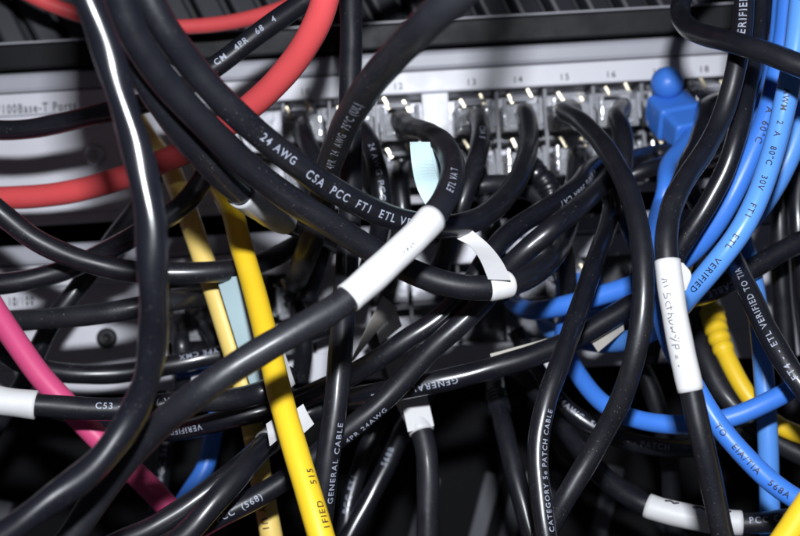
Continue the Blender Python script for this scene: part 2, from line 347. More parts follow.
cable(K, 5.2, 'black cable tucked under its neighbour, ending on the pink cable at the bottom',
      [(60, 570, 268), (120, 542, 270), (152, 528, 271), (187, 506, 272), (218, 484, 275), (244, 463, 282), (270, 440, 296), (290, 420, 312)], hl=[((155, 527), (235, 470))])
cable('pink', 5.6, 'pink cable slanting from the left edge to the bottom',
      [(-70, 215, 292), (-30, 270, 288), (0, 318, 284), (18, 345, 282), (41, 377, 280), (67, 405, 279), (94, 434, 279), (124, 463, 281), (152, 490, 283), (186, 528, 285), (240, 590, 288)], wob=.3)
# -- centre right
cable(K, 4.7, 'black cable bowing right of centre from port 15 down to the bottom edge',
      ['P', (562, 110, 318), (578, 119, 300), (600, 141, 284), (620, 172, 270), (635, 212, 259), (643, 258, 252), (643, 300, 249), (636, 350, 250), (621, 400, 253), (598, 443, 257), (572, 487, 261), (552, 522, 265), (520, 580, 270)], plug=(15, 0), hl=[((643, 285), (634, 360)), ((594, 448), (560, 508))])
cable(KG, 4.5, 'shiny black cable printed CATEGORY 5e PATCH standing right of centre at the bottom',
      ['P', (612, 186, 312), (612, 208, 298), (604, 236, 287), (594, 264, 278), (584, 294, 271), (575, 321, 265), (562, 358, 259), (548, 395, 254), (540, 430, 251), (538, 462, 249), (541, 500, 248), (547, 540, 247), (560, 610, 246)], plug=(18, 1),
      text=[('CATEGORY 5e PATCH CABLE', 547, 530, -1, -.62, 1.62)], hl=[((548, 395), (539, 435)), ((540, 480), (546, 532))])
cable(KG, 5.3, 'long black cable printed GENERAL CABLE, curving level from right edge to centre',
      [(880, 215, 300), (800, 242, 298), (770, 258, 297), (744, 274, 296), (715, 289, 295), (690, 297, 294), (660, 298, 292), (635, 303, 289), (612, 317, 286), (575, 339, 283), (535, 355, 281), (490, 369, 281), (440, 381, 282), (400, 389, 284), (360, 397, 287), (325, 402, 296), (290, 398, 312), (260, 388, 326)],
      text=[('GENERAL   CABLE', 458, 382, 1, .25, 2.1), ('CABLE', 735, 284, 1, .3, 2.2)], hl=[((632, 305), (585, 335)), ((500, 366), (415, 386))])
# -- right side
cable(K, 4.5, 'black cable with handwritten white sleeve hanging at right',
      [(752, -90, 272), (745, -15, 270), (743, 25, 268), (738, 58, 266), (730, 92, 262), (720, 122, 258), (704, 152, 252), (686, 178, 246), (672, 206, 241), (666, 240, 237), (669, 275, 235), (675, 315, 234), (683, 355, 234), (692, 395, 234), (702, 440, 235), (713, 490, 236), (725, 545, 237), (742, 620, 238)],
      text=[('VERIFIED', 740, 44, -1, .1, 2.4)], sleeve=[((667, 258), (691, 392), 'label_white', .26)], hl=[((738, 60), (721, 120)), ((692, 396), (698, 425))])
cable(KG, 4.6, 'glossy black cable with bright streak beside the blue bundle at upper right',
      [(772, -90, 292), (764, -15, 290), (760, 30, 288), (753, 68, 285), (745, 102, 281), (737, 136, 277), (725, 170, 272), (708, 204, 268), (690, 232, 266), (676, 255, 268), (667, 280, 277), (661, 300, 283), (656, 325, 297), (649, 360, 313)], hl=[((737, 136), (682, 245))])
cable(K, 4.7, 'black cable looping across the upper right corner over the blue bundle',
      [(800, -85, 300), (752, -62, 297), (708, -36, 292), (686, -10, 288), (680, 14, 282), (690, 29, 273), (708, 36, 264), (735, 43, 253), (765, 52, 246), (800, 66, 241), (870, 96, 236)])
cable('blue', 4.4, 'blue cable with moulded boot plugged into port 17, printed TO EIA/TIA 568A',
      ['P', (668, 165, 312), (665, 190, 299), (656, 224, 284), (655, 260, 276), (660, 305, 270), (670, 342, 264), (690, 378, 257), (715, 420, 252), (742, 453, 250), (774, 484, 248), (812, 508, 247), (880, 540, 246)], plug=(17, 0), boot='blue',
      text=[('TO   EIA/TIA   568A', 717, 425, 1, -.1, 1.85)], wob=.4, hl=[((700, 395), (765, 476))])
cable('pale_blue', 5.0, 'wide blue cable printed 80°C 30V FT1 ETL VERIFIED, nearest of the bundle',
      [(818, -90, 268), (803, -15, 266), (797, 40, 264), (789, 85, 262), (779, 130, 259), (770, 162, 257), (759, 194, 256), (741, 230, 256), (714, 266, 258), (692, 292, 262), (672, 315, 272), (648, 333, 286), (615, 343, 300), (585, 341, 312), (562, 336, 322), (548, 328, 333), (544, 318, 342)],
      text=[('AWM   2  A   80°C   30V    FT1     ETL   VERIFIED', 790, 88, 1, -.05, 1.85)], wob=.4, hl=[((797, 40), (780, 125))])
cable('blue', 5.0, 'blue cable left in the bundle, bending away level behind centre right cables',
      [(800, -90, 284), (790, -15, 283), (785, 35, 281), (776, 80, 280), (764, 124, 278), (747, 164, 277), (727, 205, 278), (700, 244, 282), (668, 270, 290), (630, 286, 296), (588, 299, 300), (548, 309, 304), (528, 310, 316), (514, 303, 330), (510, 292, 341)],
      text=[('A  60°C', 765, 108, 1, .1, 2.2)], wob=.4)
cable('blue', 5.0, 'narrow blue cable at the left side of the bundle behind the glossy black one',
      [(786, -90, 302), (782, -15, 300), (778, 40, 298), (769, 90, 297), (750, 130, 296), (732, 165, 295), (714, 205, 296), (698, 236, 302), (684, 262, 312), (676, 290, 324)], wob=.4)
cable('pale_blue', 5.4, 'blue cable at right edge slipping under the printed blue one',
      [(850, -10, 286), (822, 60, 284), (806, 108, 282), (793, 146, 281), (778, 178, 281), (762, 204, 283), (746, 224, 290), (730, 240, 302), (712, 256, 316)], wob=.4)
cable('blue', 4.5, 'blue cable making a wide U loop under the handwritten sleeve',
      ['P', (566, 322, 320), (567, 352, 307), (582, 380, 296), (604, 404, 288), (632, 418, 282), (664, 424, 277), (700, 424, 273), (735, 416, 271), (768, 402, 271), (800, 384, 272), (860, 340, 276)], wob=.4, plug=('576,284', 0), boot='blue_small')
cable('pale_blue', 4.9, 'upright pale blue cable behind the loop at right',
      [(720, 195, 322), (733, 220, 312), (746, 250, 302), (754, 285, 296), (760, 330, 292), (764, 375, 291), (767, 420, 291), (769, 470, 290), (770, 520, 290), (772, 600, 290)], wob=.4, hl=[((760, 330), (765, 395))])
cable(K, 4.9, 'black cable printed ETL VERIFIED TO TIA slanting to the right edge',
      [(690, 190, 312), (712, 226, 295), (729, 252, 282), (744, 282, 272), (762, 321, 264), (778, 350, 259), (795, 377, 256), (815, 402, 254), (860, 450, 252)],
      text=[('FT4 - - ETL VERIFIED TO TIA', 797, 383, -1, .05, 1.95)])
cable('yellow', 4.6, 'yellow cable with ribbed boot behind the blue loop at right',
      [(706, 282, 330), (711, 308, 318), (718, 335, 309), (731, 366, 303), (750, 398, 300), (776, 424, 299), (810, 438, 298), (870, 455, 296)], wob=.4, ribs=((711, 312), (727, 356), 1.45, 1.15))
cable(KM, 5.4, 'matte black cable curving along the ribbed yellow one',
      [(690, 290, 330), (696, 325, 318), (704, 355, 310), (720, 388, 305), (745, 417, 302), (780, 444, 300), (820, 462, 298), (880, 480, 296)])
cable('yellow', 5.4, 'yellow cable showing only at the bottom right corner',
      [(740, 610, 236), (765, 570, 234), (786, 538, 233), (806, 508, 232), (840, 460, 231)], wob=.4)
cable(K, 5.2, 'black cable with crumpled white sleeve and print at bottom right',
      [(500, 355, 330), (530, 385, 318), (556, 416, 308), (582, 452, 300), (606, 479, 294), (632, 498, 289), (650, 507, 286), (690, 517, 284), (742, 523, 282), (785, 520, 281), (860, 505, 280)],
      text=[('PCC CAT 5', 746, 519, 1, .25, 2.1)], sleeve=[((648, 506), (742, 523), 'label_white', .4)])
cable(KG, 4.7, 'thin shiny printed black cable sagging below the blue loop',
      [(515, 330, 326), (540, 374, 316), (560, 402, 310), (584, 421, 306), (615, 437, 303), (650, 446, 302), (685, 448, 303), (720, 443, 310), (750, 432, 320)],
      text=[('24AWG  568B', 560, 402, 1, .25, 2.0), ('- - PATCH', 628, 438, 1, .1, 2.0)], hl=[((558, 400), (584, 421))])
# -- bottom centre
cable(KM, 5.4, 'matte black cable hanging from the crumpled white tag at bottom centre',
      [(372, 330, 326), (384, 355, 314), (398, 385, 304), (414, 412, 298), (425, 445, 294), (428, 480, 292), (427, 540, 291), (424, 610, 290)],
      sleeve=[((400, 390), (421, 430), 'label_white', .4)])
cable(K, 5.0, 'black cable with moulded boot at its top, rising from bottom edge right of centre',
      [(494, 376, 336), (497, 398, 318), (503, 425, 305), (511, 458, 298), (521, 496, 292), (534, 545, 288), (550, 610, 284)], ribs=((497, 396), (500, 413), 1.25, 1.2), hl=[((515, 475), (530, 528))])
cable(KG, 5.0, 'blurred black cable slanting up from the bottom edge left of centre',
      [(430, 390, 338), (403, 430, 330), (388, 462, 325), (374, 490, 321), (360, 516, 318), (340, 552, 316), (310, 600, 314)], text=[('568B', 385, 470, -1, .3, 2.2)], hl=[((388, 462), (362, 512))])
cable(K, 5.0, 'short printed black strand beside the upright cable at the bottom',
      [(380, 420, 336), (366, 450, 331), (355, 480, 328), (347, 515, 325), (342, 560, 323), (338, 610, 322)], text=[('PCC FT1', 346, 515, -1, .2, 2.3)])
# -- behind, below the ports
cable(K, 5.0, 'printed black cable dropping from port 11 beside the upright cable',
      ['P', (360, 128, 320), (369, 142, 310), (378, 172, 302), (382, 200, 300), (380, 228, 303), (370, 262, 312), (360, 300, 324)], plug=(11, 0), text=[('24 AWG PCC', 372, 152, 1, .1, 2.1)])
cable(K, 5.0, 'printed black cable dropping from port 13 behind the curved ones',
      ['P', (481, 128, 318), (480, 146, 308), (474, 168, 301), (465, 194, 297), (455, 222, 298), (445, 255, 305), (430, 290, 318)], plug=(13, 0), text=[('CSA 5', 479, 135, 1, .1, 2.1)])
cable(KM, 5.0, 'black cable arching level behind the others below ports 13 and 14',
      [(440, 240, 332), (452, 205, 322), (472, 188, 316), (500, 184, 313), (528, 190, 312), (548, 206, 314), (560, 235, 322), (565, 270, 332)])
cable(K, 5.0, 'black cable dropping from port 10 at the left end of the clear plugs',
      ['P', (306, 140, 318), (316, 162, 310), (324, 195, 306), (326, 228, 310), (318, 262, 320), (305, 300, 330)], plug=(10, 0))
cable(K, 5.0, 'black cable dropping from port 16 behind the bowing one',
      ['P', (617, 116, 318), (622, 132, 309), (624, 155, 306), (622, 185, 308), (628, 220, 313), (640, 250, 322), (652, 280, 332)], plug=(16, 0))
cable(KG, 5.0, 'black cable dropping from port 18 behind the handwritten cable',
      ['P', (706, 108, 318), (704, 122, 308), (697, 146, 300), (686, 170, 294), (676, 198, 292), (668, 230, 296), (658, 262, 306), (648, 300, 322)], plug=(18, 0))
cable(K, 5.0, 'dim black cable from the lower plug row behind the white paper tag',
      ['P', (478, 172, 322), (485, 195, 318), (492, 225, 316), (498, 260, 318), (500, 300, 326)], plug=(13, 1))
cable(K, 5.0, 'black cable leaving the lower row under port 14, with dark ribbed strain relief',
      ['P', (534, 172, 322), (546, 182, 318), (556, 212, 319), (566, 260, 324), (570, 310, 332)], plug=(14, 1), ribs=((532, 168), (552, 196), 1.35, 1.2))
cable(K, 5.0, 'dark black cable hanging at the right edge behind the blue bundle',
      [(790, 20, 330), (786, 90, 324), (782, 160, 320), (780, 220, 319), (782, 290, 320), (788, 360, 322), (796, 450, 326)])
cable(KG, 5.0, 'dark glossy strand beside the right edge above the slanting printed cable',
      [(812, 20, 328), (804, 110, 320), (799, 180, 316), (798, 230, 314), (806, 300, 316), (818, 380, 320)])
cable('blue', 5.0, 'short blue cable in the shadow beside the pink cable at the bottom',
      [(228, 360, 338), (222, 392, 330), (214, 430, 324), (205, 468, 321), (190, 492, 321), (172, 520, 325), (150, 560, 330)], wob=.4)
cable(K, 5.0, 'printed black cable standing in the shadow left of bottom centre',
      [(176, 392, 338), (168, 430, 334), (163, 465, 331), (158, 505, 330), (150, 560, 331)], text=[('PCC 568', 160, 482, -1, .1, 2.3)])
cable(KM, 5.2, 'dim matte black cable deep at the right below the sleeve',
      [(600, 300, 336), (624, 330, 330), (640, 365, 326), (655, 400, 325), (668, 450, 326), (672, 500, 330), (676, 560, 334)])
cable(KM, 5.2, 'dim matte black cable deep at bottom right of centre',
      [(530, 370, 338), (545, 410, 332), (560, 440, 330), (590, 470, 330), (640, 500, 334), (700, 560, 336)])

cable(K, 5.0, 'dim black cable below the leftmost clear plugs, behind the taped cable',
      ['P', (312, 190, 322), (316, 222, 322), (306, 262, 327), (292, 300, 336)], plug=(10, 1))
cable(K, 5.0, 'dim black cable behind the pale cyan paper tag end',
      ['P', (400, 182, 322), (402, 212, 320), (396, 250, 322), (384, 290, 332)], plug=(12, 1))
cable(K, 5.0, 'dark cable on the left clear plug of the lower switch behind pale yellow',
      ['P', (182, 352, 322), (183, 385, 326), (178, 420, 334)], plug=('182,322', 0))
cable(K, 5.0, 'dark cable on the right clear plug of the lower switch behind pale yellow',
      ['P', (214, 336, 324), (226, 362, 328), (232, 392, 336)], plug=('206,318', 0))
cable(K, 5.0, 'dark cable on a clear plug of the lower switch right of bright yellow',
      ['P', (302, 322, 324), (304, 350, 327), (300, 380, 336)], plug=('298,302', 0))
# ---- turn control points into paths
def crom(P, step=6.0):
    P = np.asarray(P, float); Q = np.vstack([2 * P[0] - P[1], P, 2 * P[-1] - P[-2]]); out = []
    for i in range(1, len(Q) - 2):
        p0, p1, p2, p3 = Q[i - 1], Q[i], Q[i + 1], Q[i + 2]
        t = [0.0]
        for a, b in ((p0, p1), (p1, p2), (p2, p3)): t.append(t[-1] + max(1e-3, np.linalg.norm((b - a)) ** .5))
        n = max(3, int(np.linalg.norm((p2 - p1)) / step)); u = np.linspace(t[1], t[2], n, endpoint=False)[:, None]
        A1 = (t[1] - u) / (t[1] - t[0]) * p0 + (u - t[0]) / (t[1] - t[0]) * p1
        A2 = (t[2] - u) / (t[2] - t[1]) * p1 + (u - t[1]) / (t[2] - t[1]) * p2
        A3 = (t[3] - u) / (t[3] - t[2]) * p2 + (u - t[2]) / (t[3] - t[2]) * p3
        B1 = (t[2] - u) / (t[2] - t[0]) * A1 + (u - t[0]) / (t[2] - t[0]) * A2
        B2 = (t[3] - u) / (t[3] - t[1]) * A2 + (u - t[1]) / (t[3] - t[1]) * A3
        out.append((t[2] - u) / (t[2] - t[1]) * B1 + (u - t[1]) / (t[2] - t[1]) * B2)
    out.append(P[-1][None]); return np.vstack(out)
def atv(A): 
    d = A[:, 2:3] * .001
    return CAM + d * (FW + (A[:, 0:1] - CXP) / F_PX * RT - (A[:, 1:2] - CYP) / F_PX * UP)
def resample(P, step):
    s = np.r_[0, np.cumsum(np.linalg.norm(np.diff(P, axis=0), axis=1))]; n = max(4, int(s[-1] / step) + 1)
    q = np.linspace(0, s[-1], n); return np.stack([np.interp(q, s, P[:, k]) for k in range(3)], 1)
BOOT_DIR = np.array([.24, -.76, -.60]); BOOT_DIR /= np.linalg.norm(BOOT_DIR)
for c in CABLES:
    pts = []
    for p in c['pts']:
        if p == 'P':
            e = port(*c['plug']); a = proj(e + np.array([0, .004, 0])); b = proj(e - np.array([0, .004, 0]) if c['boot'] is None else e + BOOT_DIR * .0145)
            pts += ([a, b] if not pts else [b, a])
        else: pts.append(p)
    for end in (0, -1):                          # strands that leave the picture go on well beyond it
        q = np.array(pts[end], float); pr = np.array(pts[1 if end == 0 else -2], float)
        out = max(-q[0], q[0] - 800, -q[1], q[1] - 536)
        if 0 < out < 190:
            dv = q - pr; dv[2] *= .3; dv = dv / np.linalg.norm(dv[:2]) * 230; nq = tuple(q + dv)
            pts = [nq] + pts if end == 0 else pts + [nq]
    A = crom(pts); P = resample(atv(A), .0016)
    v = P - CAM; d = v @ FW
    c['xy'] = np.stack([CXP + F_PX * (v @ RT) / d, CYP - F_PX * (v @ UP) / d], 1); c['d'] = d * 1000; c['d0'] = c['d'].copy()
    c['r'] = c['diam'] / 2; n = len(P); c['free'] = np.ones(n)
    if c['plug'] is not None:
        m = np.clip((np.arange(n) - 8) / 8.0, 0, 1); c['free'] = m if c['pts'][0] == 'P' else m[::-1]
# ---- bend in depth so that the flash is mirrored where the photograph shows a streak
FP = np.array(fpos)
def streaks(c):
    xy, d = c['xy'], c['d']; n = len(d)
    for (p0, p1) in c['hl']:
        i0, i1 = sorted(int(np.argmin(((xy - np.array(p)) ** 2).sum(1))) for p in (p0, p1))
        if i1 - i0 < 3: continue
        mid = (i0 + i1) // 2; orig = d.copy()
        for rep_ in range(3):
            P = atv(np.c_[xy, d]); L = FP - P; L /= np.linalg.norm(L, axis=1)[:, None]; V = CAM - P; V /= np.linalg.norm(V, axis=1)[:, None]; H = L + V
            ray = (P - CAM) / (d[:, None] * .001); da = np.gradient(xy[:, 0]) / F_PX; db = np.gradient(xy[:, 1]) / F_PX
            lat = da[:, None] * RT - db[:, None] * UP; g = -d * (H * lat).sum(1) / (H * ray).sum(1); g = np.clip(g, -.8, .8)
            new = d.copy()
            for i in range(mid + 1, i1 + 1): new[i] = new[i - 1] + .5 * (g[i] + g[i - 1])
            for i in range(mid - 1, i0 - 1, -1): new[i] = new[i + 1] - .5 * (g[i] + g[i + 1])
            d = new
        off = d - orig
        for i in range(i1 + 1, n): off[i] = off[i1] * max(0, 1 - (i - i1) / 26.) ** 2 * (1 + 2 * (i - i1) / 26.) if i - i1 < 26 else 0
        for i in range(i0 - 1, -1, -1): off[i] = off[i0] * max(0, 1 - (i0 - i) / 26.) ** 2 * (1 + 2 * (i0 - i) / 26.) if i0 - i < 26 else 0
        d = orig + off * c['free']
    c['d'] = d
for c in CABLES:
    if c['hl']: streaks(c)
# ---- let the strands rest on each other instead of passing through each other
XY = np.vstack([c['xy'] for c in CABLES]); D = np.concatenate([c['d'] for c in CABLES]); D0 = np.concatenate([c['d0'] for c in CABLES])
ID = np.concatenate([np.full(len(c['d']), i) for i, c in enumerate(CABLES)]); RR = np.concatenate([np.full(len(c['d']), c['r'] + max([s[3] for s in c['sleeve']] + [0]) * .8) for c in CABLES])
FR = np.concatenate([c['free'] for c in CABLES]); OFF = np.r_[0, np.cumsum([len(c['d']) for c in CABLES])]
pi, pj = [], []
for i in range(len(D)):
    j = np.nonzero((np.abs(XY[i + 1:, 0] - XY[i, 0]) < 40) & (np.abs(XY[i + 1:, 1] - XY[i, 1]) < 40) & (ID[i + 1:] != ID[i]))[0] + i + 1
    pi.append(np.full(len(j), i)); pj.append(j)
pi = np.concatenate(pi); pj = np.concatenate(pj)
sw_ = D0[pi] > D0[pj]
_l2 = ((XY[pi] - XY[pj]) ** 2).sum(1); _o = np.lexsort((pi, ID[pj], ID[pi])); _ka = ID[pi][_o] * 1000 + ID[pj][_o]
_brk = np.r_[True, (np.diff(_ka) != 0) | (np.diff(pi[_o]) > 9)]; _cl = np.cumsum(_brk) - 1
for _c0, _c1 in zip(np.nonzero(_brk)[0], np.r_[np.nonzero(_brk)[0][1:], len(_o)]):   # one crossing: one strand on top
    g_ = _o[_c0:_c1]; cl_ = np.sort(pi[g_[_l2[g_] < 13 ** 2]])
    if len(cl_) == 0: m_ = g_[np.argsort(_l2[g_])[:12]]; sw_[g_] = (D0[pi[m_]] - D0[pj[m_]]).sum() > 0; continue
    sub = np.split(cl_, np.nonzero(np.diff(cl_) > 4)[0] + 1); cen = np.array([q.mean() for q in sub]); near_ = np.argmin(np.abs(pi[g_][:, None] - cen[None]), 1)
    for u_, q in enumerate(sub):
        gg = g_[near_ == u_]; m_ = gg[np.argsort(_l2[gg])[:12]]; sw_[gg] = (D0[pi[m_]] - D0[pj[m_]]).sum() > 0
fi = np.where(sw_, pj, pi); bi = np.where(sw_, pi, pj)
ker = np.exp(-(np.arange(-14, 15) / 6.5) ** 2)
def relax(iters):
    global D, k, de, it
    for it in range(iters):
        dm = .5 * (D[fi] + D[bi])
        lat2 = ((XY[fi] - XY[bi]) ** 2).sum(1) * (dm / F_PX) ** 2; need = RR[fi] + RR[bi] + .15
        req = np.sqrt(np.maximum(need ** 2 - lat2, 0)); de = np.where(lat2 < need ** 2, req - (D[bi] - D[fi]), 0); k = de > .02
        if not k.any(): break
        pf = np.zeros(len(D)); pb = np.zeros(len(D))
        wf = FR[fi[k]]; wb = FR[bi[k]]; tot = wf + wb + 1e-6
        np.maximum.at(pf, fi[k], de[k] * wf / tot); np.maximum.at(pb, bi[k], de[k] * wb / tot)
        for c in range(len(CABLES)):
            a, b = OFF[c], OFF[c + 1]
            for arr, sg in ((pf, -1), (pb, 1)):
                q = arr[a:b]
                if q.max() <= 0: continue
                e = np.pad(q, 14); sp = np.max(np.stack([e[14 + o:14 + o + b - a] * kk for o, kk in zip(range(-14, 15), ker)]), 0)
                D[a:b] += sg * sp * .6 * FR[a:b]
        D = np.where(FR > .9, np.minimum(D, 343.5), D)
        if it % 5 == 4 and it < iters - 20:
            for c in range(len(CABLES)):
                a, b = OFF[c], OFF[c + 1]; e = np.pad(D[a:b], 2, mode='edge'); sm = (e[:-4] + 2 * e[1:-3] + 3 * e[2:-2] + 2 * e[3:-1] + e[4:]) / 9
                D[a:b] = np.where(FR[a:b] > .5, sm, D[a:b])
    
relax(50)
for i_, c in enumerate(CABLES):
    if c['hl']: c['d'] = D[OFF[i_]:OFF[i_ + 1]]; streaks(c); D[OFF[i_]:OFF[i_ + 1]] = c['d']
relax(80)
print('relax iterations', it, 'remaining', int(k.sum()), 'max mm', float(de.max()))
if k.any():
    bad = {}
    for a, b, q in zip(fi[k], bi[k], de[k]):
        key = (ID[a], ID[b])
        if q > bad.get(key, (0,))[0]: bad[key] = (q, XY[a])
    for key, q in sorted(bad.items(), key=lambda z: -z[1][0])[:12]:
        print('  overlap %.2f mm at %d,%d' % (q[0], *q[1]), '|', CABLES[key[0]]['label'][:50], '|', CABLES[key[1]]['label'][:50])

class Path:
    def __init__(s, P):
        s.P = P; s.s = np.r_[0, np.cumsum(np.linalg.norm(np.diff(P, axis=0), axis=1))]
        T = np.gradient(P, axis=0); s.T = T / np.linalg.norm(T, axis=1)[:, None]
    def pt(s, q): return np.stack([np.interp(q, s.s, s.P[:, k]) for k in range(3)], -1)
    def tn(s, q):
        t = np.stack([np.interp(q, s.s, s.T[:, k]) for k in range(3)], -1); return t / np.linalg.norm(t, axis=-1)[..., None]
    def near(s, x, y):                           # arc length whose photo position is nearest
        v = s.P - CAM; d = v @ FW; X = CXP + F_PX * (v @ RT) / d; Y = CYP - F_PX * (v @ UP) / d
        return s.s[np.argmin((X - x) ** 2 + (Y - y) ** 2)]
def lettering(path, rad, s, x, y, rd, phi, size, m, parent, name='printed_lettering'):
    V, F = text_mesh(s); sz = size * .001; q0 = path.near(x, y)
    q1 = q0 + (.002 if q0 + .002 < path.s[-1] else -.002)
    q = q0 + rd * V[:, 0] * sz
    ok = (q > 0) & (q < path.s[-1]); q = np.clip(q, 0, path.s[-1])
    C = path.pt(q); T = path.tn(q) * rd; Cv = CAM - C; Cv -= T * (Cv * T).sum(1)[:, None]; Cv /= np.linalg.norm(Cv, axis=1)[:, None]
    S = np.cross(Cv, T); ph = (V[:, 1] - .35) * sz / rad + phi
    P = C + (rad + .00006) * (np.cos(ph)[:, None] * Cv + np.sin(ph)[:, None] * S)
    F = [f for f in F if all(ok[i] for i in f)]
    return mk(name, P, F, m, parent)

def rj45(k, row, parent, seed):
    """clear modular plug: body, latch, contacts, coloured wires"""
    rnd = random.Random(seed); e = port(k, row); x, z = e[0] + rnd.uniform(-.0004, .0004), e[2]; yb = e[1] 
    yc = yb + .0105
    bod = [box((x, yc, z - .0012), (.0116, .021, .0056), .0006), box((x, yc + .002, z + .0025), (.0116, .014, .0020), .0005),
           box((x, yb + .0012, z + .0022), (.0104, .0022, .0030), .0006)]
    M_ = (Matrix.Rotation(rnd.uniform(-.07, .07), 3, 'Z') @ Matrix.Rotation(rnd.uniform(.02, .12), 3, 'X')); M_ = np.array(M_); pv = np.array([x, yb + .014, z])
    bod = [([M_ @ (np.array(v) - pv) + pv for v in vv], ff) for vv, ff in bod]
    pl = mk('plug', *bod[0], 'clear_plastic', parent)
    mk('plug_hood', *bod[1], 'clear_plastic', pl); mk('rear_collar', *bod[2], 'clear_plastic', pl)
    lt = box((x, yc - .0045, z + .0058), (.0064, .017, .0012), .0003, Matrix.Rotation(math.radians(13 + rnd.uniform(-3, 4)), 3, 'X')); mk('latch', *lt, 'clear_plastic', pl)
    for sx in (-1, 1): mk('side_rib', *box((x + sx * .0049, yb + .001, z + .0005), (.0012, .004, .0075), .0004, Matrix.Rotation(sx * .15 + rnd.uniform(-.1, .1), 3, 'Z')), 'clear_plastic', pl)
    mk('cable_clamp', *box((x, yb + .0005, z - .0030), (.0080, .0035, .0016), .0005, Matrix.Rotation(.5, 3, 'X')), 'clear_plastic', pl)
    W, Fm = [], []; cols = ['wire_white', 'wire_orange', 'wire_green', 'wire_blue', 'wire_brown']; parts = []
    for i in range(8):
        t = tube([(x + (i - 3.5) * .00035, yb + .004, z - .0004), (x + (i - 3.5) * .0009, yb + .008, z - .0003), (x + (i - 3.5) * .00102, yb + .018, z - .0014)], .00042, 6)
        n0 = len(W); W += list(t[0]); Fm += [[a + n0 for a in f] for f in t[1]]; parts += [[0, 1, 0, 3, 0, 2, 0, 4][i]] * len(t[1])
    mk('wire_pairs', W, Fm, None, pl, True, mats=cols, fmat=parts)
    cb = [box((x + (i - 3.5) * .00102, yb + .0165, z - .0012), (.0004, .004, .0040)) for i in range(8)]
    mk('contact', *join(cb), 'gold', pl)
    # sprung port pins catching the light beside the latch
    for sx in (-.75, .45):
        R_ = Matrix.Rotation(rnd.uniform(-.02, .10), 3, 'X') @ Matrix.Rotation(math.radians(-26 + rnd.uniform(-7, 7)), 3, 'Y')
        mk('port_pin', *box((x + sx * .0046, yb - .0012, z + .0046 + rnd.uniform(-.001, .001)), (.0011, .0007, rnd.uniform(.0028, .0042)), .0002, R_), 'gold', pl)
    return pl

